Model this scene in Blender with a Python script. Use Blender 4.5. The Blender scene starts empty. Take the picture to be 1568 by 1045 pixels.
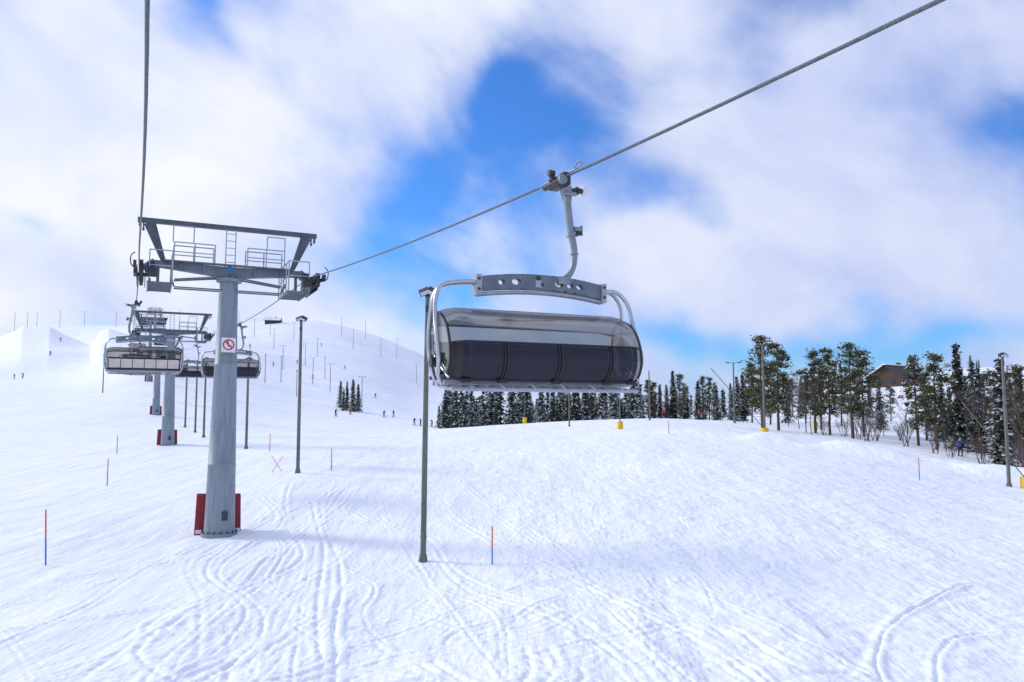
import bpy, math, random
import numpy as np
from mathutils import Vector, Matrix
random.seed(7)
rng = np.random.default_rng(7)
scene = bpy.context.scene
COL = scene.collection
scene.view_settings.view_transform = 'Standard'
scene.view_settings.look = 'None'
scene.view_settings.exposure = 0

# ------------------------------------------------------------------ materials
def new_mat(name):
    m = bpy.data.materials.new(name); m.use_nodes = True
    nt = m.node_tree; nt.nodes.clear()
    return m, nt
def N(nt, typ, **kw):
    n = nt.nodes.new(typ)
    for k, v in kw.items(): setattr(n, k, v)
    return n
def mat(name, c1, c2=None, rough=.5, metal=0., scale=6., bump=0., stretch=(1,1,1), detail=5, rvar=.0, bscale=None, spec=.5):
    m, nt = new_mat(name); L = nt.links
    out = N(nt, 'ShaderNodeOutputMaterial'); p = N(nt, 'ShaderNodeBsdfPrincipled')
    L.new(p.outputs[0], out.inputs[0])
    tc = N(nt, 'ShaderNodeTexCoord'); mp = N(nt, 'ShaderNodeMapping')
    mp.inputs['Scale'].default_value = stretch
    L.new(tc.outputs['Object'], mp.inputs[0])
    no = N(nt, 'ShaderNodeTexNoise'); no.inputs['Scale'].default_value = scale; no.inputs['Detail'].default_value = detail
    L.new(mp.outputs[0], no.inputs['Vector'])
    if c2 is None: c2 = tuple(x * .8 for x in c1)
    cr = N(nt, 'ShaderNodeValToRGB')
    cr.color_ramp.elements[0].position = .3; cr.color_ramp.elements[1].position = .7
    cr.color_ramp.elements[0].color = (*c2, 1); cr.color_ramp.elements[1].color = (*c1, 1)
    L.new(no.outputs['Fac'], cr.inputs[0]); L.new(cr.outputs[0], p.inputs['Base Color'])
    p.inputs['Roughness'].default_value = rough; p.inputs['Metallic'].default_value = metal
    p.inputs['Specular IOR Level'].default_value = spec
    if rvar:
        mr = N(nt, 'ShaderNodeMapRange'); mr.inputs['To Min'].default_value = rough - rvar; mr.inputs['To Max'].default_value = rough + rvar
        L.new(no.outputs['Fac'], mr.inputs[0]); L.new(mr.outputs[0], p.inputs['Roughness'])
    if bump:
        n2 = N(nt, 'ShaderNodeTexNoise'); n2.inputs['Scale'].default_value = bscale or scale * 3; n2.inputs['Detail'].default_value = 4
        L.new(mp.outputs[0], n2.inputs['Vector'])
        b = N(nt, 'ShaderNodeBump'); b.inputs['Strength'].default_value = bump; b.inputs['Distance'].default_value = .02
        L.new(n2.outputs['Fac'], b.inputs['Height']); L.new(b.outputs[0], p.inputs['Normal'])
    return m

M_galv = mat('galvanised_steel', (.30,.32,.34), (.22,.24,.26), .45, .6, 5, .03, rvar=.05)
M_alu = mat('aluminium_tube', (.56,.57,.60), (.45,.47,.49), .28, .85, 5, .03, rvar=.06)
M_lightmetal = mat('light_grey_metal', (.42,.44,.48), (.32,.34,.38), .45, .3, 7, .05)
M_dark = mat('dark_steel', (.055,.062,.072), (.03,.034,.04), .5, .3, 8, .1)
M_mid = mat('grey_painted_steel', (.18,.21,.24), (.12,.145,.17), .5, .3, 4, .06)
M_col = mat('tower_column_steel', (.28,.325,.36), (.19,.23,.27), .55, .25, 3.0, .15, stretch=(3,3,.35), rvar=.1)
M_beam = mat('gantry_beam_paint', (.11,.13,.15), (.07,.08,.09), .5, .3, 5, .1)
M_black = mat('black_rubber', (.02,.02,.022), (.012,.012,.014), .6)
M_seat = mat('seat_cushion', (.018,.021,.036), (.010,.012,.022), .6, 0, 10, .2)
M_back = mat('backrest_shell', (.66,.57,.53), (.54,.45,.42), .5, 0, 3, .05)
M_white = mat('white_paint', (.8,.8,.8), (.7,.7,.7), .4)
M_red = mat('red_padding', (.33,.018,.03), (.22,.012,.02), .55, 0, 3, .3)
M_redpaint = mat('red_paint', (.65,.03,.03), (.5,.02,.02), .45)
M_yellow = mat('yellow_padding', (.85,.52,.02), (.7,.38,.01), .6, 0, 4, .2)
M_blue = mat('blue_paint', (.03,.25,.6), (.02,.18,.45), .5)
M_orange = mat('orange_paint', (.8,.13,.05), (.6,.08,.03), .5)
M_pole = mat('weathered_pole', (.19,.195,.155), (.10,.105,.085), .75, 0, 5, .3, stretch=(4,4,.4))
M_rope = mat('wire_rope', (.15,.175,.20), (.08,.095,.11), .6, .4, 30, .0)
M_lamp = mat('lamp_glass', (.6,.6,.62), (.5,.5,.5), .2)
M_bark = mat('pine_bark', (.15,.09,.06), (.06,.045,.035), .85, 0, 6, .5, stretch=(2,2,.6))
M_barkd = mat('spruce_bark', (.08,.065,.055), (.04,.035,.03), .9, 0, 6, .5)
M_birch = mat('birch_twigs', (.15,.105,.09), (.08,.06,.055), .85, 0, 4)
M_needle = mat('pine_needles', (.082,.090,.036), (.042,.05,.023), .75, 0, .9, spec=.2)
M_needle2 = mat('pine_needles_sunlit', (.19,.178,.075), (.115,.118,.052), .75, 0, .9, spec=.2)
M_needle3 = mat('spruce_needles', (.07,.082,.052), (.034,.045,.032), .8, 0, .9, spec=.2)
M_frost = mat('frosted_needles', (.68,.72,.78), (.45,.49,.55), .8, 0, 1.2, spec=.2)
M_wood = mat('brown_timber', (.10,.06,.045), (.05,.03,.022), .8, 0, 3, .3, stretch=(1,1,6))
M_roof = mat('dark_roof', (.055,.05,.05), (.03,.028,.028), .8, 0, 3)
M_glass = mat('window_glass', (.03,.04,.05), (.02,.03,.04), .1)
M_skin = mat('face_skin', (.6,.38,.28), (.55,.33,.25), .5)

def snow_material():
    m, nt = new_mat('snow'); L = nt.links
    out = N(nt, 'ShaderNodeOutputMaterial'); p = N(nt, 'ShaderNodeBsdfPrincipled')
    L.new(p.outputs[0], out.inputs[0])
    tc = N(nt, 'ShaderNodeTexCoord')
    n1 = N(nt, 'ShaderNodeTexNoise'); n1.inputs['Scale'].default_value = .12; n1.inputs['Detail'].default_value = 4
    n2 = N(nt, 'ShaderNodeTexNoise'); n2.inputs['Scale'].default_value = 6; n2.inputs['Detail'].default_value = 5; n2.inputs['Roughness'].default_value = .65
    n3 = N(nt, 'ShaderNodeTexNoise'); n3.inputs['Scale'].default_value = .55; n3.inputs['Detail'].default_value = 5; n3.inputs['Roughness'].default_value = .6
    mp = N(nt, 'ShaderNodeMapping'); mp.inputs['Rotation'].default_value = (0,0,math.radians(-28)); mp.inputs['Scale'].default_value = (1,.22,1)
    L.new(tc.outputs['Object'], mp.inputs[0])
    for n in (n1, n2): L.new(tc.outputs['Object'], n.inputs['Vector'])
    L.new(mp.outputs[0], n3.inputs['Vector'])
    cr = N(nt, 'ShaderNodeValToRGB'); cr.color_ramp.elements[0].position = .3; cr.color_ramp.elements[1].position = .7
    cr.color_ramp.elements[0].color = (.86,.895,.955,1); cr.color_ramp.elements[1].color = (.925,.94,.975,1)
    L.new(n1.outputs['Fac'], cr.inputs[0]); L.new(cr.outputs[0], p.inputs['Base Color'])
    p.inputs['Roughness'].default_value = .65; p.inputs['Specular IOR Level'].default_value = .25
    b = N(nt, 'ShaderNodeBump'); b.inputs['Strength'].default_value = .5; b.inputs['Distance'].default_value = .05
    L.new(n2.outputs['Fac'], b.inputs['Height'])
    b2 = N(nt, 'ShaderNodeBump'); b2.inputs['Strength'].default_value = .8; b2.inputs['Distance'].default_value = .40
    L.new(n3.outputs['Fac'], b2.inputs['Height']); L.new(b.outputs[0], b2.inputs['Normal'])
    L.new(b2.outputs[0], p.inputs['Normal'])
    return m
M_snow = snow_material()
M_snowcap = mat('snow_cover', (.9,.92,.95), (.84,.87,.92), .7, 0, 3, .3)

def bubble_material():
    m, nt = new_mat('smoked_bubble'); L = nt.links
    out = N(nt, 'ShaderNodeOutputMaterial')
    tr = N(nt, 'ShaderNodeBsdfTransparent'); gl = N(nt, 'ShaderNodeBsdfGlossy'); df = N(nt, 'ShaderNodeBsdfDiffuse')
    tr.inputs[0].default_value = (.53,.50,.47,1); gl.inputs['Roughness'].default_value = .14
    df.inputs[0].default_value = (.15,.135,.12,1)
    tc = N(nt, 'ShaderNodeTexCoord'); no = N(nt, 'ShaderNodeTexNoise'); no.inputs['Scale'].default_value = 3.0; no.inputs['Detail'].default_value = 6
    mp = N(nt, 'ShaderNodeMapping'); mp.inputs['Scale'].default_value = (.6,1,1.6)
    L.new(tc.outputs['Object'], mp.inputs[0]); L.new(mp.outputs[0], no.inputs['Vector'])
    mr = N(nt, 'ShaderNodeMapRange'); mr.inputs[1].default_value = .35; mr.inputs[2].default_value = .75; mr.inputs['To Min'].default_value = .26; mr.inputs['To Max'].default_value = .44
    L.new(no.outputs['Fac'], mr.inputs[0])
    m1 = N(nt, 'ShaderNodeMixShader'); L.new(mr.outputs[0], m1.inputs[0]); L.new(tr.outputs[0], m1.inputs[1]); L.new(df.outputs[0], m1.inputs[2])
    fr = N(nt, 'ShaderNodeFresnel'); fr.inputs[0].default_value = 1.35
    mu = N(nt, 'ShaderNodeMath', operation='MULTIPLY'); mu.inputs[1].default_value = .3; L.new(fr.outputs[0], mu.inputs[0])
    m2 = N(nt, 'ShaderNodeMixShader'); L.new(mu.outputs[0], m2.inputs[0]); L.new(m1.outputs[0], m2.inputs[1]); L.new(gl.outputs[0], m2.inputs[2])
    L.new(m2.outputs[0], out.inputs[0])
    return m
M_bubble = bubble_material()

# ------------------------------------------------------------------ mesh builder
def frames(pts):
    pts = [Vector(p) for p in pts]; n = len(pts); T = []
    for i in range(n):
        a = pts[max(0, i-1)]; b = pts[min(n-1, i+1)]
        t = (b - a); T.append(t.normalized() if t.length > 1e-9 else Vector((0,0,1)))
    up = Vector((0,0,1)) if abs(T[0].z) < .9 else Vector((1,0,0))
    x = T[0].cross(up).normalized(); out = []
    for i in range(n):
        x = (x - T[i] * x.dot(T[i]))
        if x.length < 1e-6: x = T[i].orthogonal()
        x.normalize(); y = T[i].cross(x); out.append((pts[i], x.copy(), y))
    return out
def smooth_path(pts, k=6):
    P = [Vector(p) for p in pts]; out = []
    for i in range(len(P)-1):
        p0 = P[max(0,i-1)]; p1 = P[i]; p2 = P[i+1]; p3 = P[min(len(P)-1,i+2)]
        for j in range(k):
            t = j/k
            out.append(.5*((2*p1)+(p2-p0)*t+(2*p0-5*p1+4*p2-p3)*t*t+(3*p1-p0-3*p2+p3)*t**3))
    out.append(P[-1]); return out
class MB:
    def __init__(s): s.v=[]; s.f=[]; s.m=[]; s.s=[]
    def add(s, vs, fs, mi=0, sm=False):
        o = len(s.v); s.v.extend([tuple(v) for v in vs])
        for f in fs: s.f.append(tuple(i+o for i in f)); s.m.append(mi); s.s.append(sm)
    def box(s, c, size, mi=0, R=None):
        hx,hy,hz = [a/2 for a in size]; c = Vector(c)
        vs = [Vector((x,y,z)) for z in (-hz,hz) for y in (-hy,hy) for x in (-hx,hx)]
        if R is not None: vs = [R @ v for v in vs]
        vs = [v + c for v in vs]
        s.add(vs, [(0,2,3,1),(4,5,7,6),(0,1,5,4),(2,6,7,3),(0,4,6,2),(1,3,7,5)], mi)
    def beam(s, a, b, w, h, mi=0, w2=None, h2=None):
        a = Vector(a); b = Vector(b); t = (b-a).normalized()
        up = Vector((0,0,1)) if abs(t.z) < .95 else Vector((0,1,0))
        x = t.cross(up).normalized(); y = x.cross(t)
        w2 = w2 or w; h2 = h2 or h; vs = []
        for p, ww, hh in ((a,w,h),(b,w2,h2)):
            for sx, sy in ((-1,-1),(1,-1),(1,1),(-1,1)): vs.append(p + x*sx*ww/2 + y*sy*hh/2)
        s.add(vs, [(0,3,2,1),(4,5,6,7),(0,1,5,4),(1,2,6,5),(2,3,7,6),(3,0,4,7)], mi)
    def tube(s, pts, r, mi=0, n=8, cap=True):
        fr = frames(pts); vs = []; fs = []; k = len(fr)
        for i,(p,x,y) in enumerate(fr):
            rr = r[i] if hasattr(r,'__len__') else r
            for j in range(n):
                a = 2*math.pi*j/n; vs.append(p + x*math.cos(a)*rr + y*math.sin(a)*rr)
        for i in range(k-1):
            for j in range(n):
                fs.append((i*n+j, i*n+(j+1)%n, (i+1)*n+(j+1)%n, (i+1)*n+j))
        s.add(vs, fs, mi, True)
        if cap:
            s.add(vs[:n], [tuple(range(n))[::-1]], mi); s.add(vs[-n:], [tuple(range(n))], mi)
    def cyl(s, a, b, r, r2=None, mi=0, n=16):
        s.tube([a, b], [r, r2 if r2 is not None else r], mi, n)
    def mesh(s, name, mats):
        me = bpy.data.meshes.new(name); me.from_pydata(s.v, [], s.f)
        for m in mats: me.materials.append(m)
        me.polygons.foreach_set('material_index', s.m); me.polygons.foreach_set('use_smooth', s.s)
        me.update(); return me
def obj(name, me, parent=None, loc=(0,0,0), rz=0, bevel=0):
    o = bpy.data.objects.new(name, me); COL.objects.link(o); o.location = loc; o.rotation_euler = (0,0,rz)
    if parent: o.parent = parent
    if bevel:
        b = o.modifiers.new('bevel','BEVEL'); b.width = bevel; b.segments = 2; b.limit_method = 'ANGLE'
    return o
def empty(name, loc, rz=0, rx=0, ry=0):
    e = bpy.data.objects.new(name, None); COL.objects.link(e); e.location = loc; e.rotation_euler = (rx,ry,rz); e.empty_display_size = .3
    return e

# ------------------------------------------------------------------ terrain
cols_px = [-250,0,110,230,340,450,560,650,750,900,1000,1170,1300,1450,1568,1850]
ratios = np.array([(p-784)/1220 for p in cols_px])
dist = np.array([8,25,42,68,115,170,240,350,500,650,1000.])
Z = np.array([
 [-4.7,-4.6,-4.1,-3.4,-.6,4.5,9,24,56,68,76],
 [-4.7,-4.6,-4.1,-3.4,-.6,4.5,9,24,55,66,74],
 [-4.7,-4.6,-4.1,-3.3,-.5,4.5,9,23,55,65,72],
 [-4.7,-4.6,-4.0,-3.1,-1.2,7,19,36,54,62,68],
 [-4.7,-4.55,-3.8,-2.9,-1.8,3,12,29,53,66,70],
 [-4.7,-4.65,-3.3,-2.8,-2.4,-.8,4.7,22,57,80,85],
 [-4.7,-4.65,-3.5,-2.8,-2.9,-2.6,.8,15.5,46,66,70],
 [-4.7,-4.65,-3.6,-2.9,-3.0,-3.2,-4,3,26,50,50],
 [-4.7,-4.6,-3.6,-2.7,-2.0,-3.5,-4,0,10,16,20],
 [-4.7,-4.5,-3.4,-2.5,-1.2,-3,-4,-3,0,5,8],
 [-4.7,-4.5,-3.2,-2.0,-.9,-2.5,-3,-3,0,5,8],
 [-4.7,-4.5,-3.4,-2.5,-2.2,-1.2,1,2,3,5,8],
 [-4.8,-4.6,-3.8,-3.4,-2.6,3.,8,10,10,10,12],
 [-4.9,-4.7,-4.6,-4.5,-2.4,5.5,12.5,15,15,15,15],
 [-5.0,-4.9,-5.0,-5.4,-2.6,6,13.5,16,16,16,16],
 [-5.0,-4.9,-5.0,-5.4,-2.6,6,13,16,16,16,16]])
NR, ND = 260, 240
gr = np.linspace(ratios[0], ratios[-1], NR); gd = np.linspace(math.log(8), math.log(1000), ND)
T0 = np.array([np.interp(gd, np.log(dist), z) for z in Z])
T1 = np.array([np.interp(gr, ratios, T0[:,j]) for j in range(ND)]).T
for _ in range(3):
    k = np.ones(9)/9
    T1 = np.apply_along_axis(lambda a: np.convolve(np.pad(a,4,'edge'),k,'valid'), 0, T1)
    T1 = np.apply_along_axis(lambda a: np.convolve(np.pad(a,4,'edge'),k,'valid'), 1, T1)
TAB = rng.random((512,512))
def vnoise(X, Y, s, seed=0):
    x = X/s + seed*17.3 + 1000.; y = Y/s + seed*7.7 + 1000.
    xi = np.floor(x).astype(int); yi = np.floor(y).astype(int); fx = x-xi; fy = y-yi
    fx = fx*fx*(3-2*fx); fy = fy*fy*(3-2*fy)
    a = TAB[xi%512, yi%512]; b = TAB[(xi+1)%512, yi%512]; c = TAB[xi%512,(yi+1)%512]; d = TAB[(xi+1)%512,(yi+1)%512]
    return (a*(1-fx)+b*fx)*(1-fy)+(c*(1-fx)+d*fx)*fy - .5
def sstep(a,b,x):
    t = np.clip((x-a)/(b-a),0,1); return t*t*(3-2*t)
TX,TY,TZ = -10.72,29.66,-4.54
def ground0(x, y):
    x = np.asarray(x, float); y = np.asarray(y, float)
    yy = np.maximum(y, 8.0)
    rr = np.clip(x/yy, ratios[0], ratios[-1])
    fi = (rr-gr[0])/(gr[1]-gr[0]); fj = (np.log(np.minimum(yy,999))-gd[0])/(gd[1]-gd[0])
    i = np.clip(fi.astype(int),0,NR-2); j = np.clip(fj.astype(int),0,ND-2); a = fi-i; b = fj-j
    z = (T1[i,j]*(1-a)+T1[i+1,j]*a)*(1-b)+(T1[i,j+1]*(1-a)+T1[i+1,j+1]*a)*b
    far = sstep(60,250,yy)
    z = z + vnoise(x,y,9,1)*.22 + vnoise(x,y,3.5,2)*.07 + far*(vnoise(x,y,40,3)*2.4 + vnoise(x,y,14,4)*.9)
    # terrain park kickers on the far left hill: long planar in-run, broad table, abrupt back
    def ramp(c, wl, wr, y0, y1, h, pk=1.0):
        cr = np.clip(np.minimum((rr-(c-wl))/wl, ((c+wr)-rr)/wr)*pk, 0, 1)
        al = np.clip((yy-y0)/(y1-y0),0,1)*np.clip((y1+14-yy)/14,0,1)
        return h*cr*al
    z = z + ramp(-.598,.10,.075,238,335,12.5,1.25) + ramp(-.518,.012,.04,250,330,7,1.3) + ramp(-.71,.05,.05,250,350,8)
    yb = 66 - (x-24)*.55
    z = z + (.75+vnoise(x,y,2.5,31)*.9)*np.exp(-((y-yb)/1.5)**2)*sstep(8,22,x)*(y>20)
    z = z + (.35+vnoise(x,y,2,32)*.6)*np.exp(-((y-yb-6)/1.2)**2)*sstep(8,22,x)*(y>20)
    return z
dz_t = TZ - float(ground0(np.array([TX]),np.array([TY]))[0])
def ground(x, y):
    return ground0(x,y) + dz_t*np.exp(-(((x-TX)/4.5)**2+((y-TY)/4.5)**2))
def gz(x,y): return float(ground(np.array([x]),np.array([y]))[0])

# ski tracks stamped in a local height field
RES=.04; HX0,HX1,HY0,HY1 = -30.,42.,8.,72.
nx=int((HX1-HX0)/RES); ny=int((HY1-HY0)/RES)
D = np.zeros((nx,ny),np.float32)
kr=5; kk=np.arange(-kr,kr+1); KX,KY=np.meshgrid(kk,kk,indexing='ij'); R2=(KX**2+KY**2)*RES*RES
def kern(w): return (np.exp(-R2/w**2) - .42*np.exp(-R2/(2*w)**2))
def stamp(P, w=.045, amp=1.):
    K=kern(w)
    n=len(P); t=np.linspace(0,n*.045/6,n)+rng.uniform(0,50)
    f=amp*np.clip(.55+1.3*np.interp(t,np.arange(200),rng.random(200)-.4),0.0,1.3)
    ix=((P[:,0]-HX0)/RES).astype(int); iy=((P[:,1]-HY0)/RES).astype(int)
    ok=(ix>kr)&(ix<nx-kr-1)&(iy>kr)&(iy<ny-kr-1); ix=ix[ok]; iy=iy[ok]; f=f[ok]
    for a in range(2*kr+1):
        for b in range(2*kr+1):
            np.add.at(D,(ix+a-kr,iy+b-kr),(K[a,b]*f).astype(np.float32))
def curve(pts, step=.045):
    P=np.array([tuple(p) for p in smooth_path([(a,b,0) for a,b in pts],24)])[:,:2]
    d=np.r_[0,np.cumsum(np.hypot(*np.diff(P,axis=0).T))]
    n=max(4,int(d[-1]/step)); t=np.linspace(0,d[-1],n)
    return np.c_[np.interp(t,d,P[:,0]),np.interp(t,d,P[:,1])]
def track(pts, gap=.2, w=.045, amp=.5, both=True):
    C=curve(pts); t=np.gradient(C,axis=0); t/=np.maximum(np.hypot(t[:,0],t[:,1])[:,None],1e-6)
    nrm=np.c_[-t[:,1],t[:,0]]
    g=gap*(1+.5*np.sin(np.linspace(0,rng.uniform(3,14),len(C))+rng.uniform(0,6)))[:,None]
    stamp(C+nrm*g/2,w,amp*rng.uniform(.7,1.2))
    if both: stamp(C-nrm*g/2,w,amp*rng.uniform(.4,1.2))
def sweep(x0,y0,x1,y1,swing,waves,ph=None,**k):
    n=max(7,int(waves*4)); t=np.linspace(0,1,n)
    dx,dy=x1-x0,y1-y0; L=math.hypot(dx,dy); px,py=-dy/L,dx/L
    o=swing*rng.normal(0,.9,n); o[1:-1]=(o[:-2]+o[1:-1]*2+o[2:])/4
    track([(x0+dx*a+px*b, y0+dy*a+py*b) for a,b in zip(t,o)],**k)
for i in range(22):   # powder lane beside the lift
    x0=rng.normal(-7.6,1.8); y0=rng.uniform(22,46); x1=x0+rng.normal(4.8,3.6)
    sweep(x0-(y0-36)*.25,y0,x1,rng.uniform(7,17),rng.uniform(.5,1.8),rng.uniform(1,2.2),gap=rng.uniform(.12,.5),w=rng.uniform(.05,.10),amp=rng.uniform(.35,1.1))
for i in range(48):   # crossings of the lane
    x0=rng.uniform(-9,2); y0=rng.uniform(14,34); a=rng.uniform(-1.0,-.05) if rng.random()<.5 else rng.uniform(-2.9,-2.0); l=rng.uniform(3,11)
    sweep(x0,y0,x0+l*math.cos(a),y0+l*math.sin(a),rng.uniform(.3,1.5),1.2,gap=rng.uniform(.15,.6),w=rng.uniform(.05,.10),amp=rng.uniform(.35,1.0))
for i in range(7):
    x0=rng.uniform(-7,-1); y0=rng.uniform(40,66)
    sweep(x0,y0,rng.uniform(0,9),9,rng.uniform(.5,1.6),rng.uniform(.7,1.6),gap=.22,amp=rng.uniform(.25,.5))
for i in range(170):   # groomed piste: many shallow carved lines
    x0=rng.uniform(-4,28); y0=rng.uniform(18,70); a=rng.uniform(-1.5,-.2); l=rng.uniform(5,26)
    sweep(x0,y0,x0+l*math.cos(a),y0+l*math.sin(a),rng.uniform(.3,2.2),rng.uniform(.6,1.6),gap=rng.uniform(.2,.6),w=.055,amp=rng.uniform(.15,.58))
for i in range(220):   # short crossing skids
    x0=rng.uniform(-8,24); y0=rng.uniform(12,50); a=rng.uniform(-1.3,.8); l=rng.uniform(2,6)
    sweep(x0,y0,x0+l*math.cos(a),y0+l*math.sin(a),rng.uniform(.1,.7),.6,gap=.3,w=.06,amp=rng.uniform(.15,.65))
track([(19,25.5),(15.1,23.5),(12.3,22.2),(10.2,20.2),(8.4,18.2),(7.2,16.2),(6.5,14.6),(6.1,12)],gap=.12,w=.055,amp=2.0)
track([(14,19.4),(11.7,18.2),(10,17.7),(8.9,16.8),(7.9,15.3),(7.2,13.6),(6.9,12)],gap=.08,w=.055,amp=1.8)
track([(-3,43),(-1.5,36),(.2,30),(1.6,25),(2.0,20),(2.9,14),(3.4,10)],gap=.3,w=.06,amp=1.0)
track([(-22,30),(-17,26),(-13,20),(-8,14),(-6,10)],gap=.3,w=.05,amp=.35)
track([(-24,22),(-16,18.5),(-11,15),(-9,12)],gap=.3,w=.05,amp=.3)
def blur(A,n,r=3):
    for _ in range(n):
        for ax in (0,1):
            S=np.zeros_like(A)
            for q in range(-r,r+1): S+=np.roll(A,q,ax)
            A=S/(2*r+1)
    return A
Dd=blur(np.clip(D,0,1.5),2,7)
gx=HX0+(np.arange(nx)+.5)*RES; gy=HY0+(np.arange(ny)+.5)*RES
GX,GY=np.meshgrid(gx,gy,indexing='ij')
H=-.050*np.tanh(D*.9)*(1+vnoise(GX,GY,.8,21)*.9)
H+=np.clip(Dd,0,.4)*(vnoise(GX,GY,.15,5)*.16+vnoise(GX,GY,.40,6)*.30)
ca,sa=math.cos(math.radians(-32)),math.sin(math.radians(-32))
U=GX*ca-GY*sa; V=GX*sa+GY*ca
piste=sstep(-3,3,GX+ (GY-20)*.15)
H+=piste*(vnoise(U*.18,V,.22,8)*.026+vnoise(GX,GY,.3,9)*.042+vnoise(GX,GY,.13,11)*.026+vnoise(GX,GY,.9,12)*.06)+(1-piste)*(vnoise(GX,GY,.5,10)*.018+vnoise(GX,GY,1.4,13)*.06)
edge=np.minimum.reduce([sstep(HX0,HX0+4,GX),sstep(HX0,HX0+4,HX1+HX0-GX),sstep(HY0,HY0+1,GY),sstep(0,14,HY1-GY)])
H=(H*edge).astype(np.float32)
del GX,GY,U,V,piste,edge
def detail(x,y):
    fi=(x-HX0)/RES-.5; fj=(y-HY0)/RES-.5
    ok=(fi>0)&(fi<nx-2)&(fj>0)&(fj<ny-2)
    fi=np.clip(fi,0,nx-2.01); fj=np.clip(fj,0,ny-2.01); i=fi.astype(int); j=fj.astype(int); a=fi-i; b=fj-j
    h=(H[i,j]*(1-a)+H[i+1,j]*a)*(1-b)+(H[i,j+1]*(1-a)+H[i+1,j+1]*a)*b
    return np.where(ok,h,0)
ang=np.radians(np.r_[np.linspace(-180,-48,34)[:-1],np.linspace(-48,-38,30)[:-1],np.arange(-38,38,.078),np.linspace(38,48,30),np.linspace(48,180,34)[1:]])
rad=np.r_[.5,3,6,8,9.5,np.exp(np.arange(math.log(11),math.log(75),.0035)),np.exp(np.arange(math.log(75.5),math.log(1000),.010)),1300,1800,2600]
A_,R_=np.meshgrid(ang,rad,indexing='ij')
X=R_*np.sin(A_); Y=R_*np.cos(A_)
Zt=ground(X,Y)+detail(X,Y)
na,nr=X.shape
co=np.stack([X,Y,Zt],-1).reshape(-1,3).astype(np.float32)
I=np.arange(na-1)[:,None]*nr+np.arange(nr-1)[None,:]
quads=np.stack([I,I+nr,I+nr+1,I+1],-1).reshape(-1,4)[:, ::-1].astype(np.int32)
me=bpy.data.meshes.new('snow_ground')
me.vertices.add(len(co)); me.vertices.foreach_set('co',co.ravel())
me.loops.add(quads.size); me.loops.foreach_set('vertex_index',quads.ravel())
me.polygons.add(len(quads)); me.polygons.foreach_set('loop_start',np.arange(0,quads.size,4,dtype=np.int32))
me.polygons.foreach_set('use_smooth',np.ones(len(quads),bool))
me.materials.append(M_snow); me.update(calc_edges=True)
me.validate()
obj('snow_ground',me)
n0=me.polygons[len(me.polygons)//2].normal
if n0.z<0: me.flip_normals()

# ------------------------------------------------------------------ lift geometry
AZ=math.radians(24.8)
Ld=Vector((-math.sin(AZ),math.cos(AZ),0)); Rd=Vector((math.cos(AZ),math.sin(AZ),0))
tower_xy=[(TX,TY),(-29.2,68),(-51.2,115),(-77.5,170),(-109.5,240),(-158,350),(-222,492)]
dirs=[]
for i,(x,y) in enumerate(tower_xy):
    if i==0: dirs.append(AZ)
    else:
        a=tower_xy[i-1]; b=tower_xy[min(i+1,len(tower_xy)-1)]
        dirs.append(math.atan2(-(b[0]-a[0]),(b[1]-a[1])))
TH=9.72
tower_base=[TZ]+[gz(*p)-.15 for p in tower_xy[1:]]
def side_pt(i,s):
    x,y=tower_xy[i]; a=dirs[i]
    return Vector((x+s*3*math.cos(a),y+s*3*math.sin(a),tower_base[i]+TH))
def rope_near(t,s):
    return Ld*s+Rd*t+Vector((0,0,3.344+.0215*s+.0012*s*s))
rope_end_s=31.3
def build_rope(side):
    t0=-.095 if side<0 else 6.0
    p_end=side_pt(0,side)
    pts=[]
    for s in np.arange(-40,30.01,1.0):
        pts.append(rope_near(t0,s))
    pe=rope_near(t0,rope_end_s); corr=p_end-pe
    pts=[p+corr*sstep(8,31,(p.dot(Ld))).item() for p in pts]+[p_end]
    near=list(pts); far=[]
    for i in range(len(tower_xy)-1):
        a=side_pt(i,side); b=side_pt(i+1,side); n=16
        for k in range(n):
            u=k/n; p=a.lerp(b,u); p.z-=4*(.011*(b-a).length)*u*(1-u); far.append(p)
    far.append(side_pt(len(tower_xy)-1,side))
    mb=MB()
    P=smooth_path(near,28); fr=frames(P)
    L=0; phases=[0]
    for i in range(1,len(P)): L+=(P[i]-P[i-1]).length; phases.append(L)
    for k in range(6):
        st=[]
        for (p,x,y),l in zip(fr,phases):
            a=l/.27*2*math.pi/1.0+k*math.pi/3
            st.append(p+x*math.cos(a)*.0145+y*math.sin(a)*.0145)
        mb.tube(st,.0095,0,5,False)
    mb.tube(P[::14],.013,0,6)
    mb.tube(far,.022,0,6)
    return obj('lift_cable',mb.mesh('lift_cable',[M_rope])), near, far
_,nearL,farL=build_rope(-1); _,nearR,farR=build_rope(1)
def rope_at(path,y):
    for a,b in zip(path[:-1],path[1:]):
        if a.y<=y<=b.y:
            return a.lerp(b,(y-a.y)/(b.y-a.y)), math.atan2(-(b.x-a.x),(b.y-a.y))

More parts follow.
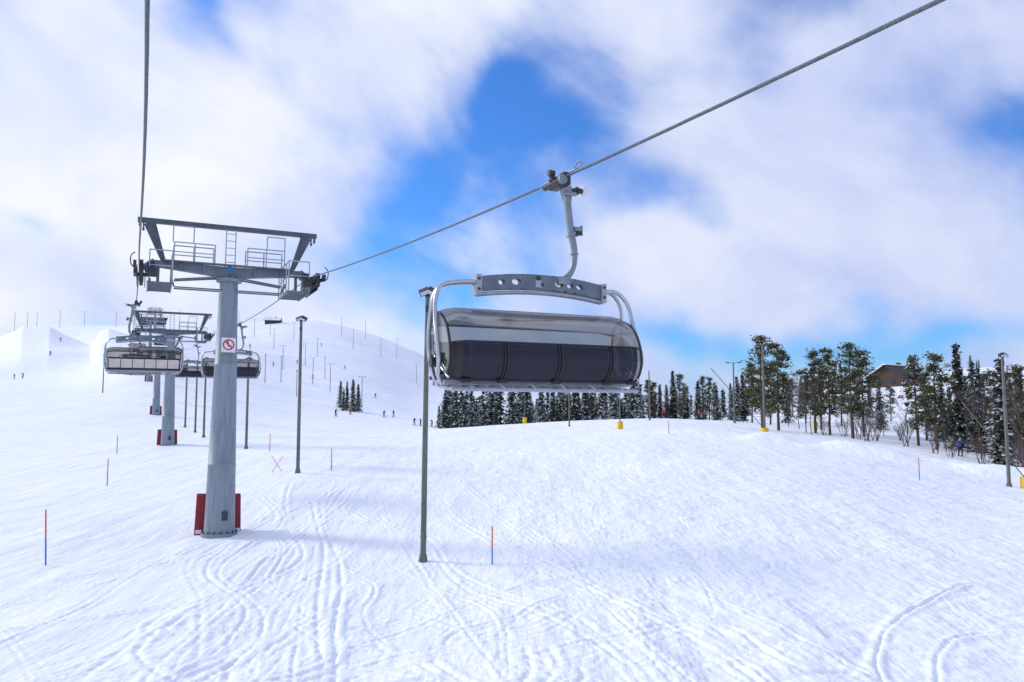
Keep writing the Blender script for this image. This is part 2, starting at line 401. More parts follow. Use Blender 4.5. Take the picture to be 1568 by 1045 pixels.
# ---- tower meshes (local X across, Y along line)
def tower_parts():
    parts={}
    m=MB()
    n=32
    zs=[-.6,0.0,2.52,2.53,2.60,2.61,6.2,6.21,6.26,6.27,9.35]
    def rr(z): return .545-(.545-.325)*max(0,z)/9.35
    rs=[rr(0),rr(0),rr(2.5),rr(2.5)+.012,rr(2.6)+.012,rr(2.6),rr(6.2),rr(6.2)+.01,rr(6.26)+.01,rr(6.27),rr(9.35)]
    m.tube([(0,0,z) for z in zs],rs,0,n)
    m.cyl((0,0,-.3),(0,0,.10),.64,.64,0,n); m.cyl((0,0,.10),(0,0,.13),.60,.60,0,n)
    for k in range(16):
        a=k*math.pi/8; m.cyl((.6*math.cos(a),.6*math.sin(a),.1),(.6*math.cos(a),.6*math.sin(a),.19),.025,None,1,6)
    m.cyl((0,0,9.35),(0,0,9.41),.46,.46,0,n); m.cyl((0,0,9.413),(0,0,9.47),.46,.46,0,n)
    m.box((.12,-.56,.75),(.2,.05,.32),1)
    parts['column']=(m,[M_col,M_dark],0)
    m=MB()
    for sx in (-.2,.2): m.cyl((sx,.62,.8),(sx,.48,9.5),.02,None,0,6)
    for z in np.arange(1,9.5,.3): m.cyl((-.2,.62-.15*z/9.5,z),(.2,.62-.15*z/9.5,z),.012,None,0,5)
    parts['ladder']=(m,[M_galv],0)
    m=MB()
    for sx in (-1,1):
        m.beam((0,0,9.70),(sx*2.62,0,9.86),.42,.40,0,.30,.22)
        m.beam((sx*.30,-.22,9.50),(sx*1.9,-.17,9.30),.06,.06,0); m.beam((sx*.30,.22,9.50),(sx*1.9,.17,9.30),.06,.06,0)
        m.beam((sx*2.55,0,9.9),(sx*2.92,0,9.62),.28,.3,0)
        m.beam((sx*2.0,-.5,9.30),(sx*2.0,.5,9.30),.08,.1,0); m.beam((sx*2.72,-.4,9.2),(sx*2.72,.4,9.2),.08,.1,0)
        m.beam((sx*2.45,0,9.8),(sx*2.45,0,9.1),.1,.14,0)
        for xx in (.9,1.7): m.box((sx*xx,-.22,9.76),(.12,.03,.3),0)
    m.box((0,-.225,9.84),(.16,.05,.2),1)
    m.cyl((-1.9,-.2,9.02),(1.9,-.2,9.02),.03,None,0,8); m.cyl((-1.9,.25,9.02),(1.9,.25,9.02),.03,None,0,8)
    m.beam((-1.9,-.2,9.02),(-2.0,-.2,9.4),.05,.05,0); m.beam((1.9,-.2,9.02),(2.0,-.2,9.4),.05,.05,0)
    parts['crossarm']=(m,[M_mid,M_blue],.012)
    m=MB(); gw=3.2
    m.beam((-gw,0,11.42),(gw,0,11.42),.2,.17,0); m.box((-gw+.08,0,11.28),(.1,.16,.16),0); m.box((gw-.08,0,11.25),(.07,.16,.22),0)
    for sx in (-1,1):
        m.beam((sx*2.8,0,11.34),(sx*2.28,0,9.95),.16,.40,0,.12,.16)
        m.cyl((sx*3.0,0,11.33),(sx*3.0,0,11.1),.03,None,0,6)
        m.box((sx*3.0,0,11.08),(.08,.08,.1),0)
    parts['lifting_gantry']=(m,[M_beam],.008)
    m=MB()
    def rail(x0,x1,y,z0,z1,mid=True,posts=3):
        for k in range(posts):
            x=x0+(x1-x0)*k/(posts-1); m.cyl((x,y,z0),(x,y,z1),.024,None,0,6)
        m.cyl((x0,y,z1),(x1,y,z1),.024,None,0,6)
        if mid: m.cyl((x0,y,(z0+z1)/2),(x1,y,(z0+z1)/2),.02,None,0,6)
    rail(-1.95,-.55,-.35,9.95,10.65); rail(.6,1.95,-.35,9.95,10.65); rail(-1.95,-.55,.35,9.95,10.65); rail(.6,1.95,.35,9.95,10.65)
    rail(-2.0,-1.3,-.35,10.65,11.25,False,2); rail(1.3,1.95,-.35,10.65,11.15,False,2)
    m.box((0,-.3,9.95),(4.6,.28,.04),1); m.box((0,.3,9.95),(4.6,.28,.04),1)
    for x in (-.16,.18): m.cyl((x,-.1,9.9),(x,-.1,11.36),.022,None,0,6)
    for z in np.arange(10.1,11.3,.27): m.cyl((-.16,-.1,z),(.18,-.1,z),.015,None,0,6)
    Y_=1.2
    for sx in (-1,1):
        for yy in (-Y_,-Y_/2,0,Y_/2,Y_):
            m.cyl((sx*2.0,yy,9.02),(sx*2.0,yy,10.15),.024,None,0,6)
        for z in (9.6,10.15): m.cyl((sx*2.0,-Y_,z),(sx*2.0,Y_,z),.024,None,0,6)
        for z in (9.6,10.15): m.cyl((sx*2.0,-Y_,z),(sx*2.75,-Y_,z),.024,None,0,6)
        m.cyl((sx*2.75,-Y_,9.02),(sx*2.75,-Y_,10.15),.024,None,0,6)
        m.beam((sx*2.0,-Y_,9.0),(sx*2.0,Y_,9.0),.05,.08,1); m.beam((sx*2.78,-Y_,9.0),(sx*2.78,Y_,9.0),.05,.08,1)
        for yy in np.arange(-Y_,Y_+.01,.15): m.box((sx*2.39,yy,9.01),(.74,.035,.03),1)
    parts['catwalk_railings']=(m,[M_lightmetal,M_mid],0)
    m=MB()
    for sx in (-1,1):
        X=sx*3.0
        for yy in np.arange(-1.5,1.51,.5):
            m.cyl((X-.05,yy,9.47),(X+.05,yy,9.47),.235,None,1,20); m.cyl((X-.075,yy,9.47),(X+.075,yy,9.47),.12,None,0,14)
            m.cyl((X-.06,yy,9.47),(X-.045,yy,9.47),.25,None,0,20); m.cyl((X+.045,yy,9.47),(X+.06,yy,9.47),.25,None,0,20)
        for dx in (-.13,.13):
            for y0,y1 in ((-1.5,-1.0),(-.5,0),(.5,1.0)): m.beam((X+dx,y0-.1,9.44),(X+dx,y1+.1,9.44),.03,.13,0)
            m.beam((X+dx,-1.3,9.32),(X+dx,.9,9.32),.03,.15,0); m.beam((X+dx,-.9,9.22),(X+dx,1.5,9.22),.03,.12,0)
        m.cyl((X-.25,0,9.42),(X+.3,0,9.42),.07,None,0,10)
        m.box((X+sx*.2,-1.7,9.5),(.1,.3,.24),0); m.box((X+sx*.2,-.3,9.45),(.1,.9,.2),0)
        m.box((X-sx*.35,-1.2,9.35),(.3,.35,.3),0); m.box((X-sx*.3,-.6,9.7),(.25,.3,.2),0)
        m.tube(smooth_path([(X+sx*.1,-1.75,9.35),(X+sx*.3,-1.8,9.45),(X+sx*.33,-1.8,9.75),(X+sx*.2,-1.8,9.9)],4),.02,0,6)
    parts['sheave_assemblies']=(m,[M_dark,M_black],0)
    m=MB()
    m.box((-.50,.50,.72),(.62,.24,1.50),0,Matrix.Rotation(.03,3,'Y')); m.box((.47,.50,.70),(.60,.24,1.46),0,Matrix.Rotation(-.03,3,'Y'))
    m.box((-.50,.374,.1),(.60,.02,.14),1,Matrix.Rotation(.03,3,'Y'));m.box((.47,.374,.1),(.58,.02,.14),1,Matrix.Rotation(-.03,3,'Y'))
    parts['base_padding']=(m,[M_red,M_white],.04)
    return parts
TP={k:(v[0].mesh('tower_'+k,v[1]),v[2]) for k,v in tower_parts().items()}
for i,(x,y) in enumerate(tower_xy):
    e=empty('chairlift_tower',(x,y,tower_base[i]),dirs[i],0,math.radians(.4) if i==0 else 0)
    for k,(me_,bv) in TP.items(): obj(k,me_,e,bevel=bv if i<2 else 0)
    if i==0:
        s=MB()
        s.box((0,0,0),(.50,.02,.54),0)
        nseg=32
        vs=[];fs=[]
        for k in range(nseg):
            a=2*math.pi*k/nseg
            for r_ in (.155,.205): vs.append((r_*math.cos(a),-.014,r_*math.sin(a)+.01))
        for k in range(nseg):
            a=2*k; b=2*((k+1)%nseg); fs.append((a,b,b+1,a+1))
        s.add(vs,fs,1)
        s.box((0,-.016,.01),(.36,.004,.045),1,Matrix.Rotation(math.radians(45),3,'Y'))
        s.box((-.02,-.0125,.04),(.05,.003,.13),2,Matrix.Rotation(-.25,3,'Y')); s.box((.04,-.0125,-.03),(.13,.003,.04),2); s.box((.09,-.0125,-.07),(.03,.003,.09),2)
        s.box((-.03,-.0125,.125),(.05,.003,.05),2)
        s.box((0,.04,.1),(.1,.06,.05),3)
        obj('warning_sign_plate',s.mesh('lift_warning_sign',[M_white,M_redpaint,M_black,M_dark]),e,(.03,-.475,6.95),0)

# ---- chair meshes (origin = cable grip, front of chair faces -Y)
CX=-.45
def dark_tint():
    m, nt = new_mat('dark_tint'); L = nt.links
    out = N(nt, 'ShaderNodeOutputMaterial'); tr = N(nt, 'ShaderNodeBsdfTransparent'); df = N(nt, 'ShaderNodeBsdfDiffuse'); gl=N(nt,'ShaderNodeBsdfGlossy')
    tr.inputs[0].default_value=(.15,.16,.21,1); df.inputs[0].default_value=(.034,.038,.06,1); gl.inputs['Roughness'].default_value=.12
    mx=N(nt,'ShaderNodeMixShader'); mx.inputs[0].default_value=.5
    L.new(tr.outputs[0],mx.inputs[1]); L.new(df.outputs[0],mx.inputs[2])
    m2=N(nt,'ShaderNodeMixShader'); m2.inputs[0].default_value=.03; L.new(mx.outputs[0],m2.inputs[1]); L.new(gl.outputs[0],m2.inputs[2])
    L.new(m2.outputs[0],out.inputs[0]); return m
M_darktint=dark_tint()
def chair_parts():
    P={}
    m=MB()
    m.box((0,0,-.06),(.15,.46,.17),0); m.box((.02,-.12,-.01),(.11,.14,.16),0); m.box((.0,.16,.0),(.10,.12,.14),0)
    m.cyl((-.13,-.30,-.10),(-.13,.26,-.10),.052,None,0,12); m.cyl((-.12,-.34,-.10),(-.12,-.30,-.10),.075,None,1,12)
    m.beam((-.2,-.05,-.02),(.12,.0,-.15),.09,.09,0); m.beam((-.24,-.1,.03),(-.1,-.1,-.13),.05,.05,0)
    m.cyl((-.26,-.1,.04),(-.16,-.1,.04),.055,None,0,12)
    m.cyl((.08,0,-.18),(.42,0,-.15),.045,None,0,12); m.cyl((.40,0,-.15),(.49,0,-.145),.085,None,2,16); m.cyl((.30,0,-.16),(.33,0,-.16),.07,None,0,12)
    m.tube(smooth_path([(0,-.3,.03),(.04,-.52,.05),(.05,-.62,.09),(.02,-.58,.14),(.0,-.45,.06)],5),.014,1,6)
    m.tube(smooth_path([(0,.25,.03),(-.02,.5,.04),(-.02,.66,.02)],5),.02,1,6)
    m.beam((.1,.0,-.12),(.14,0,-.36),.15,.16,1,.11,.11)
    m.cyl((.03,-.1,-.25),(.24,-.1,-.25),.035,None,1,10)
    P['cable_grip']=(m,[M_dark,M_galv,M_white],.012)
    m=MB()
    path=smooth_path([(.13,0,-.28),(.16,0,-.55),(.20,0,-.85),(.255,0,-1.1),(.262,0,-1.25),(.235,0,-1.42),(.16,0,-1.56),(.03,0,-1.66),(-.05,0,-1.70)],6)
    m.tube(path,[.062-.012*min(1,i/30) for i in range(len(path))],0,12)
    m.box((.31,0,-.80),(.13,.1,.07),0); m.cyl((.33,-.07,-.87),(.33,.07,-.87),.035,None,1,10); m.cyl((.38,-.03,-.74),(.38,-.03,-.9),.02,None,1,8)
    m.cyl((.2,0,-.88),(.2,0,-.93),.08,None,0,12); m.cyl((.26,0,-1.2),(.26,0,-1.22),.07,None,0,12)
    m.box((.05,0,-1.66),(.22,.12,.12),0)
    P['hanger_arm']=(m,[M_galv,M_dark],0)
    m=MB(); x0,x1=-1.44,.77; xc=(x0+x1)/2; hl=(x1-x0)/2
    def zt(x): u=(x-xc)/hl; return -1.60-.10*u*u
    def zb(x): u=(x-xc)/hl; return -1.84-.09*u*u
    cells=[(.00,.07,0),(.07,.14,0),(.14,.21,.5),(.21,.24,0),(.24,.34,.6),(.34,.42,0),(.42,.50,0),(.50,.58,0),(.58,.68,.6),(.68,.76,.55),(.76,.84,.5),(.84,.92,0),(.92,1.,0)]
    th=.055
    for a,b,h in cells:
        xa=x0+(x1-x0)*a; xb=x0+(x1-x0)*b
        for sy in (-1,1):
            if h==0:
                vs=[(xa,sy*th,zb(xa)),(xb,sy*th,zb(xb)),(xb,sy*th,zt(xb)),(xa,sy*th,zt(xa))]
                m.add(vs,[(0,1,2,3) if sy<0 else (3,2,1,0)],0)
            else:
                n=24; vs=[]; fs=[]
                for k in range(n):
                    t=2*math.pi*(k+.5)/n; c,s_=math.cos(t),math.sin(t); q=1/max(abs(c),abs(s_))
                    for (uu,vv) in ((c*q,s_*q),(c*.72,s_*h*.7)):
                        x=(xa+xb)/2+uu*(xb-xa)/2; z=(zt(x)+zb(x))/2+vv*(zt(x)-zb(x))/2; vs.append((x,sy*th,z))
                for k in range(n):
                    A=2*k; B=2*((k+1)%n); fs.append((A,B,B+1,A+1) if sy<0 else (A,A+1,B+1,B))
                m.add(vs,fs,0)
                if sy<0:
                    inner=[vs[2*k+1] for k in range(n)]
                    vv_=[(p[0],s2*th,p[2]) for s2 in (-1,1) for p in inner]
                    m.add(vv_,[(k,k+n,(k+1)%n+n,(k+1)%n) for k in range(n)],1)
        m.add([(xa,-th,zt(xa)),(xb,-th,zt(xb)),(xb,th,zt(xb)),(xa,th,zt(xa))],[(0,1,2,3)],0)
        m.add([(xa,-th,zb(xa)),(xb,-th,zb(xb)),(xb,th,zb(xb)),(xa,th,zb(xa))],[(3,2,1,0)],0)
    for x in (x0,x1):
        m.box((x,0,(zt(x)+zb(x))/2-.01),(.09,.17,.31),2)
        for dz in (-.08,.08): m.cyl((x,-.1,(zt(x)+zb(x))/2+dz),(x,.1,(zt(x)+zb(x))/2+dz),.022,None,1,8)
    m.box((-.42,-.062,-1.75),(.11,.012,.11),2); m.cyl((-.42,-.075,-1.66),(-.42,-.06,-1.66),.035,None,1,12)
    m.box((-.36,-.07,-1.76),(.04,.012,.05),1)
    xs=np.linspace(x0,x1,14)
    m.tube([(x,-.03,zb(x)-.045) for x in xs],.028,2,8)
    m.tube([(x,.05,zb(x)-.045) for x in xs],.028,2,8)
    P['support_beam']=(m,[M_mid,M_dark,M_lightmetal],0)
    m=MB()
    for sgn,xe in ((-1,x0),(1,x1)):
        hw=1.72
        def X(o): return CX+sgn*(hw+o)
        for off,dy in ((0,-.07),(-.03,.08)):
            pts=[(xe,dy*.4,-1.80),(xe+sgn*.18,dy,-1.79),(X(-.16+off),dy,-1.86),(X(-.04+off),dy*1.3,-2.04),(X(.0+off),dy*2-.02,-2.35),(X(.02+off),dy*3-.1,-2.7),(X(.01+off),dy*3-.15,-3.0),(X(-.05+off),dy*2-.05,-3.22),(X(-.2+off),dy+.1,-3.36),(X(-.5),dy+.15,-3.40)]
            m.tube(smooth_path(pts,6),.034,0,10)
        m.box((X(-.08),-.05,-2.95),(.04,.34,.12),1); m.cyl((X(-.14),-.02,-3.02),(X(.02),-.02,-3.02),.075,None,1,14)
        m.tube(smooth_path([(X(-.07),.15,-2.6),(X(-.07),.1,-2.85),(X(-.09),-.2,-3.1),(X(-.1),-.45,-3.25)],5),.022,0,8)
        m.tube(smooth_path([(X(-.08),.32,-2.45),(X(-.1),.35,-2.8),(X(-.12),.2,-3.2)],5),.03,0,8)
    P['tube_frame']=(m,[M_alu,M_dark],0)
    m=MB(); n=6; W=3.06
    for k in range(n):
        x=CX-W/2+W*(k+.5)/n; w=W/n-.02
        R=Matrix.Rotation(math.radians(-12),3,'X')
        m.box((x,.30,-2.97),(w,.07,.48),0,R); m.box((x,.352,-2.97),(w-.01,.018,.42),1,R)
        m.box((x,.02,-3.235),(w,.50,.085),0)
    m.tube([(CX-W/2-.1,.36,-2.71),(CX+W/2+.1,.36,-2.71)],.028,2,8); m.tube([(CX-W/2-.1,.30,-3.24),(CX+W/2+.1,.30,-3.24)],.03,2,8)
    P['seat_and_backrest']=(m,[M_seat,M_back,M_dark],.018)
    m=MB()
    m.box((CX,.02,-3.33),(W+.2,.10,.09),0); m.box((CX,-.22,-3.315),(W+.16,.06,.07),0); m.box((CX,.24,-3.32),(W+.16,.05,.07),0)
    for k in range(14):
        x=CX-W/2+W*(k+.5)/14; m.box((x,.0,-3.385),(.07,.5,.025),0)
    for k in range(6):
        x=CX-W/2+W*(k+.5)/6
        m.tube(smooth_path([(x,-.30,-3.30),(x,-.42,-3.36),(x,-.50,-3.40)],3),.016,0,6)
    m.tube([(CX-W/2-.05,-.46,-3.42),(CX+W/2+.05,-.46,-3.42)],.03,0,8)
    m.box((CX,-.40,-3.44),(W-.2,.16,.02),0)
    P['seat_pan_and_footrest']=(m,[M_lightmetal],.006)
    m=MB()
    prof=smooth_path([(0,.40,-2.42),(0,.30,-2.27),(0,.08,-2.19),(0,-.20,-2.24),(0,-.46,-2.42),(0,-.62,-2.68),(0,-.68,-2.95),(0,-.62,-3.16),(0,-.50,-3.29)],4)
    npf=len(prof); yc,zc=.05,-2.9
    us=np.r_[-1,-.985,-.955,-.91,np.linspace(-.84,.84,19),.91,.955,.985,1]
    hw=1.62; vs=[]
    def scl(u): return .80+.20*(1-max(0,(abs(u)-.80)/.20)**2.4)
    for u in us:
        s=scl(u)
        for p in prof: vs.append((CX+u*hw,yc+(p.y-yc)*s,zc+(p.z-zc)*(s*.6+.4)))
    fs=[(i*npf+j,(i+1)*npf+j,(i+1)*npf+j+1,i*npf+j+1) for i in range(len(us)-1) for j in range(npf-1)]
    m.add(vs,fs,0,True)
    for e in (0,len(us)-1):
        pl=[vs[e*npf+j] for j in range(npf)]; c=(pl[0][0],.12,-2.85)
        m.add(pl+[c],[(j,j+1,npf) for j in range(npf-1)],0,False)
    P['bubble_shell']=(m,[M_bubble],0)
    m=MB()
    def surf(u,j,o=.008):
        s=scl(u); p=prof[j]; q=prof[min(npf-1,j+1)]; r=prof[max(0,j-1)]
        t=Vector((0,q.y-r.y,q.z-r.z)).normalized(); nn=Vector((0,t.z,-t.y))
        if nn.y>0 and p.y<0: nn=-nn
        base=Vector((CX+u*hw,yc+(p.y-yc)*s,zc+(p.z-zc)*(s*.6+.4)))
        return base+nn*o
    jm=21
    uu=np.linspace(-.99,.99,31)
    m.tube([surf(u,jm,.012) for u in uu],.014,0,6)
    m.tube([surf(u,npf-1,.0) for u in uu],.024,0,8)
    m.tube([surf(u,0,.0) for u in uu],.018,0,6)
    for u in (-.50,.05,.60,):
        pts=[surf(u,j,.012) for j in range(jm,npf)]
        for dx in (-.022,.022): m.tube([p+Vector((dx,0,0)) for p in pts],.018,0,6)
    for e in (-1,1):
        m.tube([surf(e,j,.0) for j in range(npf)],.02,0,6)
    for u in (-.85,-.5,.05,.6,.88): m.box(surf(u,npf-1)+Vector((0,-.02,-.01)),(.14,.05,.05),0)
    P['bubble_trim']=(m,[M_black],0)
    m=MB(); vs=[]
    us2=np.linspace(-.97,.97,25); js=list(range(jm,npf))
    for u in us2:
        for j in js: vs.append(surf(u,j,.004))
    k=len(js)
    m.add(vs,[(i*k+j,(i+1)*k+j,(i+1)*k+j+1,i*k+j+1) for i in range(len(us2)-1) for j in range(k-1)],0,True)
    P['bubble_dark_band']=(m,[M_darktint],0)
    return P
CP={k:(v[0].mesh('chair_'+k,v[1]),v[2]) for k,v in chair_parts().items()}
def chair(p,az,up,near=False):
    e=empty('lift_chair',p,az+(math.pi if up else 0))
    for k,(me_,bv) in CP.items(): obj(k,me_,e,bevel=bv if near else 0)
    return e
p,az=rope_at(nearR,12.6); chair(p,az,False,True)
right_y=[50,84,120,156,200,255,320,400]; left_y=[38,71,104,140,185,235,300,380]
lifted=[]
for y in right_y: p,az=rope_at(farR,y); chair(p,az,False)
for y in left_y: p,az=rope_at(farL,y); lifted.append((chair(p,az,True),p,az))

# ------------------------------------------------------------------ people
def person_mesh(pose,jacket,pants,helmet):
    if pose=='sit':
        V=[(0,0,.0),(0,.02,.25),(0,0,.47),(0,-.02,.60),(0,-.03,.70),(0,-.03,.83)]
        legs=[(.10,-.05,.0),(.14,-.46,.04),(.14,-.52,-.38),(.14,-.68,-.42)]
        arms=[(.18,0,.50),(.27,-.08,.22),(.20,-.34,.16)]
    else:
        V=[(0,.06,.86),(0,.03,1.08),(0,-.06,1.32),(0,-.11,1.46),(0,-.14,1.55),(0,-.15,1.68)]
        legs=[(.10,.05,.82),(.15,-.12,.47),(.15,.02,.10),(.15,-.16,.06)]
        arms=[(.19,-.06,1.36),(.32,-.12,1.12),(.32,-.38,1.08)]
    R=[.15,.15,.17,.07,.105,.095]
    E=[(i,i+1) for i in range(5)]; v=list(V); r=list(R)
    for sx in (-1,1):
        o=len(v); v+=[(sx*a,b,c) for a,b,c in legs]; r+=[.115,.085,.065,.06]; E+=[(0,o),(o,o+1),(o+1,o+2),(o+2,o+3)]
        o=len(v); v+=[(sx*a,b,c) for a,b,c in arms]; r+=[.085,.062,.05]; E+=[(2,o),(o,o+1),(o+1,o+2)]
    me_=bpy.data.meshes.new('tmp'); me_.from_pydata(v,E,[]); o=bpy.data.objects.new('tmp',me_); COL.objects.link(o)
    sk=o.modifiers.new('s','SKIN'); sv=me_.skin_vertices[0].data
    for i,q in enumerate(r): sv[i].radius=(q,q*.85); sv[i].use_root=(i==0)
    ss=o.modifiers.new('ss','SUBSURF'); ss.levels=1; ss.render_levels=1
    bpy.context.view_layer.update()
    out=bpy.data.meshes.new_from_object(o.evaluated_get(bpy.context.evaluated_depsgraph_get()))
    bpy.data.objects.remove(o)
    out.materials.clear()
    for m in (jacket,pants,helmet,M_skin,M_black): out.materials.append(m)
    zp=V[0][2]+.06; zn=V[3][2]-.03; zh=V[4][2]+.03
    for f in out.polygons:
        c=f.center; f.use_smooth=True
        if c.z>zn and abs(c.x)<.16: f.material_index=2 if (c.z>zh or c.y>V[4][1]-.02) else 3
        elif c.z<zp and abs(c.x)<.2: f.material_index=1
        else: f.material_index=0
        if (pose=='stand' and c.z<.2) or (pose=='sit' and c.z<-.3): f.material_index=4
        if abs(c.x)>.24 and c.y<-.3 and pose=='stand': f.material_index=4
    return out
cm={k:mat('fabric_'+k,c,None,.7,0,5,.1) for k,c in dict(red=(.55,.03,.04),blue=(.03,.12,.45),black=(.02,.02,.025),grey=(.12,.13,.15),pink=(.7,.12,.3),green=(.05,.35,.1),orange=(.7,.2,.03),white=(.7,.7,.72)).items()}
def ski_mesh(pose):
    m=MB()
    for sx in (-.15,.15):
        z=.015 if pose=='stand' else -.50; y=-.05 if pose=='stand' else -.58
        m.beam((sx,y+.75,z),(sx,y-.72,z),.09,.02,0); m.beam((sx,y-.72,z),(sx,y-.88,z+.08),.09,.02,0,.05,.015)
        m.box((sx,y,z+.04),(.08,.32,.06),1)
        if pose=='stand':
            m.cyl((sx*2.15,-.40,1.12),(sx*2.9,-.05,.1),.009,None,1,5); m.cyl((sx*2.87,-.07,.14),(sx*2.88,-.065,.13),.05,None,1,8)
        else: m.cyl((sx*1.2,-.3,.2),(sx*.5,-.5,-.5),.01,None,1,5)
    return m
SK={p:ski_mesh(p).mesh('skis_'+p,[M_orange,M_black]) for p in ('stand','sit')}
def skier(x,y,z,rz,pose,j,p_,h):
    e=empty('skier',(x,y,z),rz)
    obj('body',person_mesh(pose,cm[j],cm[p_],cm[h]),e); obj('skis',SK[pose],e); return e
ppl=[(-.2205,170,'black','black','grey'),(-.2025,185,'red','black','black'),(-.148,195,'black','blue','black'),(-.122,172,'black','grey','red'),(-.114,174,'blue','black','black'),
     (-.6246,225,'black','black','black'),(-.614,227,'grey','black','black'),(-.581,270,'black','black','black'),(-.569,310,'black','grey','black'),(-.171,280,'black','black','grey'),
     (.234,128,'red','black','black'),(.241,130,'grey','black','red'),(.558,74,'blue','black','white'),(.26,127,'black','black','orange'),(-.30,300,'red','black','black'),(-.36,270,'black','black','black'),
     (.262,128,'white','black','black'),(.19,125,'red','black','white'),(-.16,190,'black','black','black'),(-.107,175,'black','black','black'),(-.10,172,'red','black','black'),
     (-.25,290,'black','black','black'),(-.27,330,'blue','black','black'),(-.21,340,'black','grey','black'),(-.33,350,'black','black','black'),(-.19,240,'orange','black','black'),(-.40,310,'black','black','black'),(-.24,400,'black','black','black')]
for i,(r_,d_,a,b,c) in enumerate(ppl):
    x=r_*d_; skier(x,d_,gz(x,d_)+.02,rng.uniform(-1.2,1.2),'stand',a,b,c)
cyc=['pink','green','red','blue','orange','white']
for ci in (2,3):
    e,p,az=lifted[ci]
    for k in range(4):
        lx=CX-1.1+k*.62
        w=Matrix.Rotation(az+math.pi,3,'Z')@Vector((lx,.12,-3.04)); q=p+w
        skier(q.x,q.y,q.z,az+math.pi,'sit',cyc[(k+ci)%6],['black','grey','pink','green'][k],cyc[(k*2+1)%6])

# ------------------------------------------------------------------ poles, stakes, pads
def lamp_pole(x,y,h,r=.1,head='flood',pad=None,lean=(0,0),stay=None,name='lamp_pole',rz=0,collar=True):
    z=gz(x,y); e=empty(name,(x,y,z),rz,lean[0],lean[1])
    m=MB(); m.tube([(0,0,-.5),(0,0,h*.5),(0,0,h)],[r,r*.88,r*.72],0,14)
    if collar: m.cyl((0,0,0.0),(0,0,.25),r*1.6,r*1.15,0,14); m.cyl((0,0,.75),(0,0,.8),r*1.08,None,0,14)
    obj('shaft',m.mesh('pole_shaft',[M_pole]),e)
    m=MB()
    if head=='flood':
        m.cyl((0,0,h),(0,0,h+.06),r*.9,None,0,12); m.beam((-.05,0,h+.05),(.25,-.1,h+.12),.06,.05,0)
        for sx,rt in ((.16,.5),(-.10,-.4)):
            R=Matrix.Rotation(rt,3,'Y')@Matrix.Rotation(.5,3,'X')
            m.box((sx,-.08,h+.15),(.32,.26,.16),0,R); m.box(Vector((sx,-.08,h+.15))+R@Vector((0,-.138,0)),(.27,.012,.12),1,R)
        m.cyl((-.03,0,h-.35),(-.03,0,h+.1),.03,None,0,8); m.cyl((0,-.12,h-.5),(0,-.12,h-.3),.05,None,0,10)
    elif head=='double':
        m.beam((-.9,0,h),(.9,0,h),.06,.06,0)
        for sx in (-.85,.85): m.box((sx,-.1,h+.05),(.35,.3,.12),0); m.box((sx,-.1,h-.02),(.28,.22,.012),1)
    if m.v: obj('lamp_head',m.mesh('lamp_head',[M_dark,M_lamp]),e)
    if pad:
        m=MB(); m.tube([(0,0,-.1),(0,0,.02),(0,0,pad-.03),(0,0,pad)],[r+.22,r+.24,r+.24,r+.18],0,18)
        obj('crash_pad',m.mesh('crash_pad',[M_yellow]),e,bevel=.0)
    if stay:
        m=MB(); m.cyl((0.05,0,pad*.8 if pad else .3),stay,.035,None,0,6); obj('stay_wire',m.mesh('stay',[M_pole]),e)
    return e
lamp_pole(-2.76,25.2,8.3,.095,lean=(0,math.radians(.45)))
lamp_pole(-11.5,43.2,8.2,.10)
lamp_pole(-21.2,64,7.0,.11); lamp_pole(-30.0,78,7.5,.11); lamp_pole(-34.8,88,7.5,.11); lamp_pole(-40,98,8,.12)
lamp_pole(22.7,72,8.3,.11,head='none',pad=.8,stay=(-4.6,.5,6.2))
lamp_pole(30.6,110,8.3,.12,head='double')
lamp_pole(33.0,53.5,8.6,.12,head='flood')
lamp_pole(11.2,83,5.0,.06,head='none',pad=.8); lamp_pole(1.9,118,5,.06,head='none',pad=.9); lamp_pole(6.8,95,8,.09,head='none')
lamp_pole(39,103,3,.06,head='none',pad=1.0); lamp_pole(33.9,53.2,1.0,.06,head='none',pad=.75,stay=(-3.6,.5,5.6))
for r_,d_,h_ in [(-.188,230,9),(-.228,260,9),(-.25,270,9),(-.26,330,9),(-.30,360,9),(-.288,300,9),(-.513,150,7),(-.628,420,11),(-.612,430,11),(-.6,440,10),(-.571,470,10),(-.39,420,9),(-.5,460,9),(-.42,470,9),(-.345,480,9),(-.2,420,10),(-.145,480,12),(-.33,270,8),(-.31,230,8),(-.54,480,9),(-.185,520,12),
   (-.235,300,8),(-.245,360,8),(-.275,400,9),(-.325,400,9),(-.37,350,8),(-.355,310,8),(-.29,250,8),(-.44,420,9),(-.475,440,9),(-.215,470,11),(-.165,430,10),(-.12,400,9),(-.27,220,7),(-.305,420,9)]:
    lamp_pole(r_*d_,d_,h_,.11,head='flood' if h_!=9 else 'double',name='slope_lamp_pole',collar=False)
lamp_pole(.172*105,105,6.5,.1,head='none')
def stake(x,y,h,r=.022,tilt=0,split=.5,lo=None,hi=None,name='marker_stake'):
    m=MB(); a=Vector((0,0,-.1)); b=Vector((math.sin(tilt)*h,0,math.cos(tilt)*h)); c=a.lerp(b,split)
    m.cyl(a,c,r,None,0,8); m.cyl(c,b,r*.98,r*.9,1,8)
    return obj(name,m.mesh(name,[lo or M_blue,hi or M_orange]),None,(x,y,gz(x,y)))
stake(-.6,24.6,1.15); stake(-14.05,24.5,1.65,.025,-.05); stake(-21.6,43,1.45,.028); stake(-10.1,45,1.2,.026)
stake(13.7,70,1.2,.03); stake(25.3,50,1.4,.028); stake(-30.5,62,1.4,.03); stake(-17.8,59,1.3,.03)
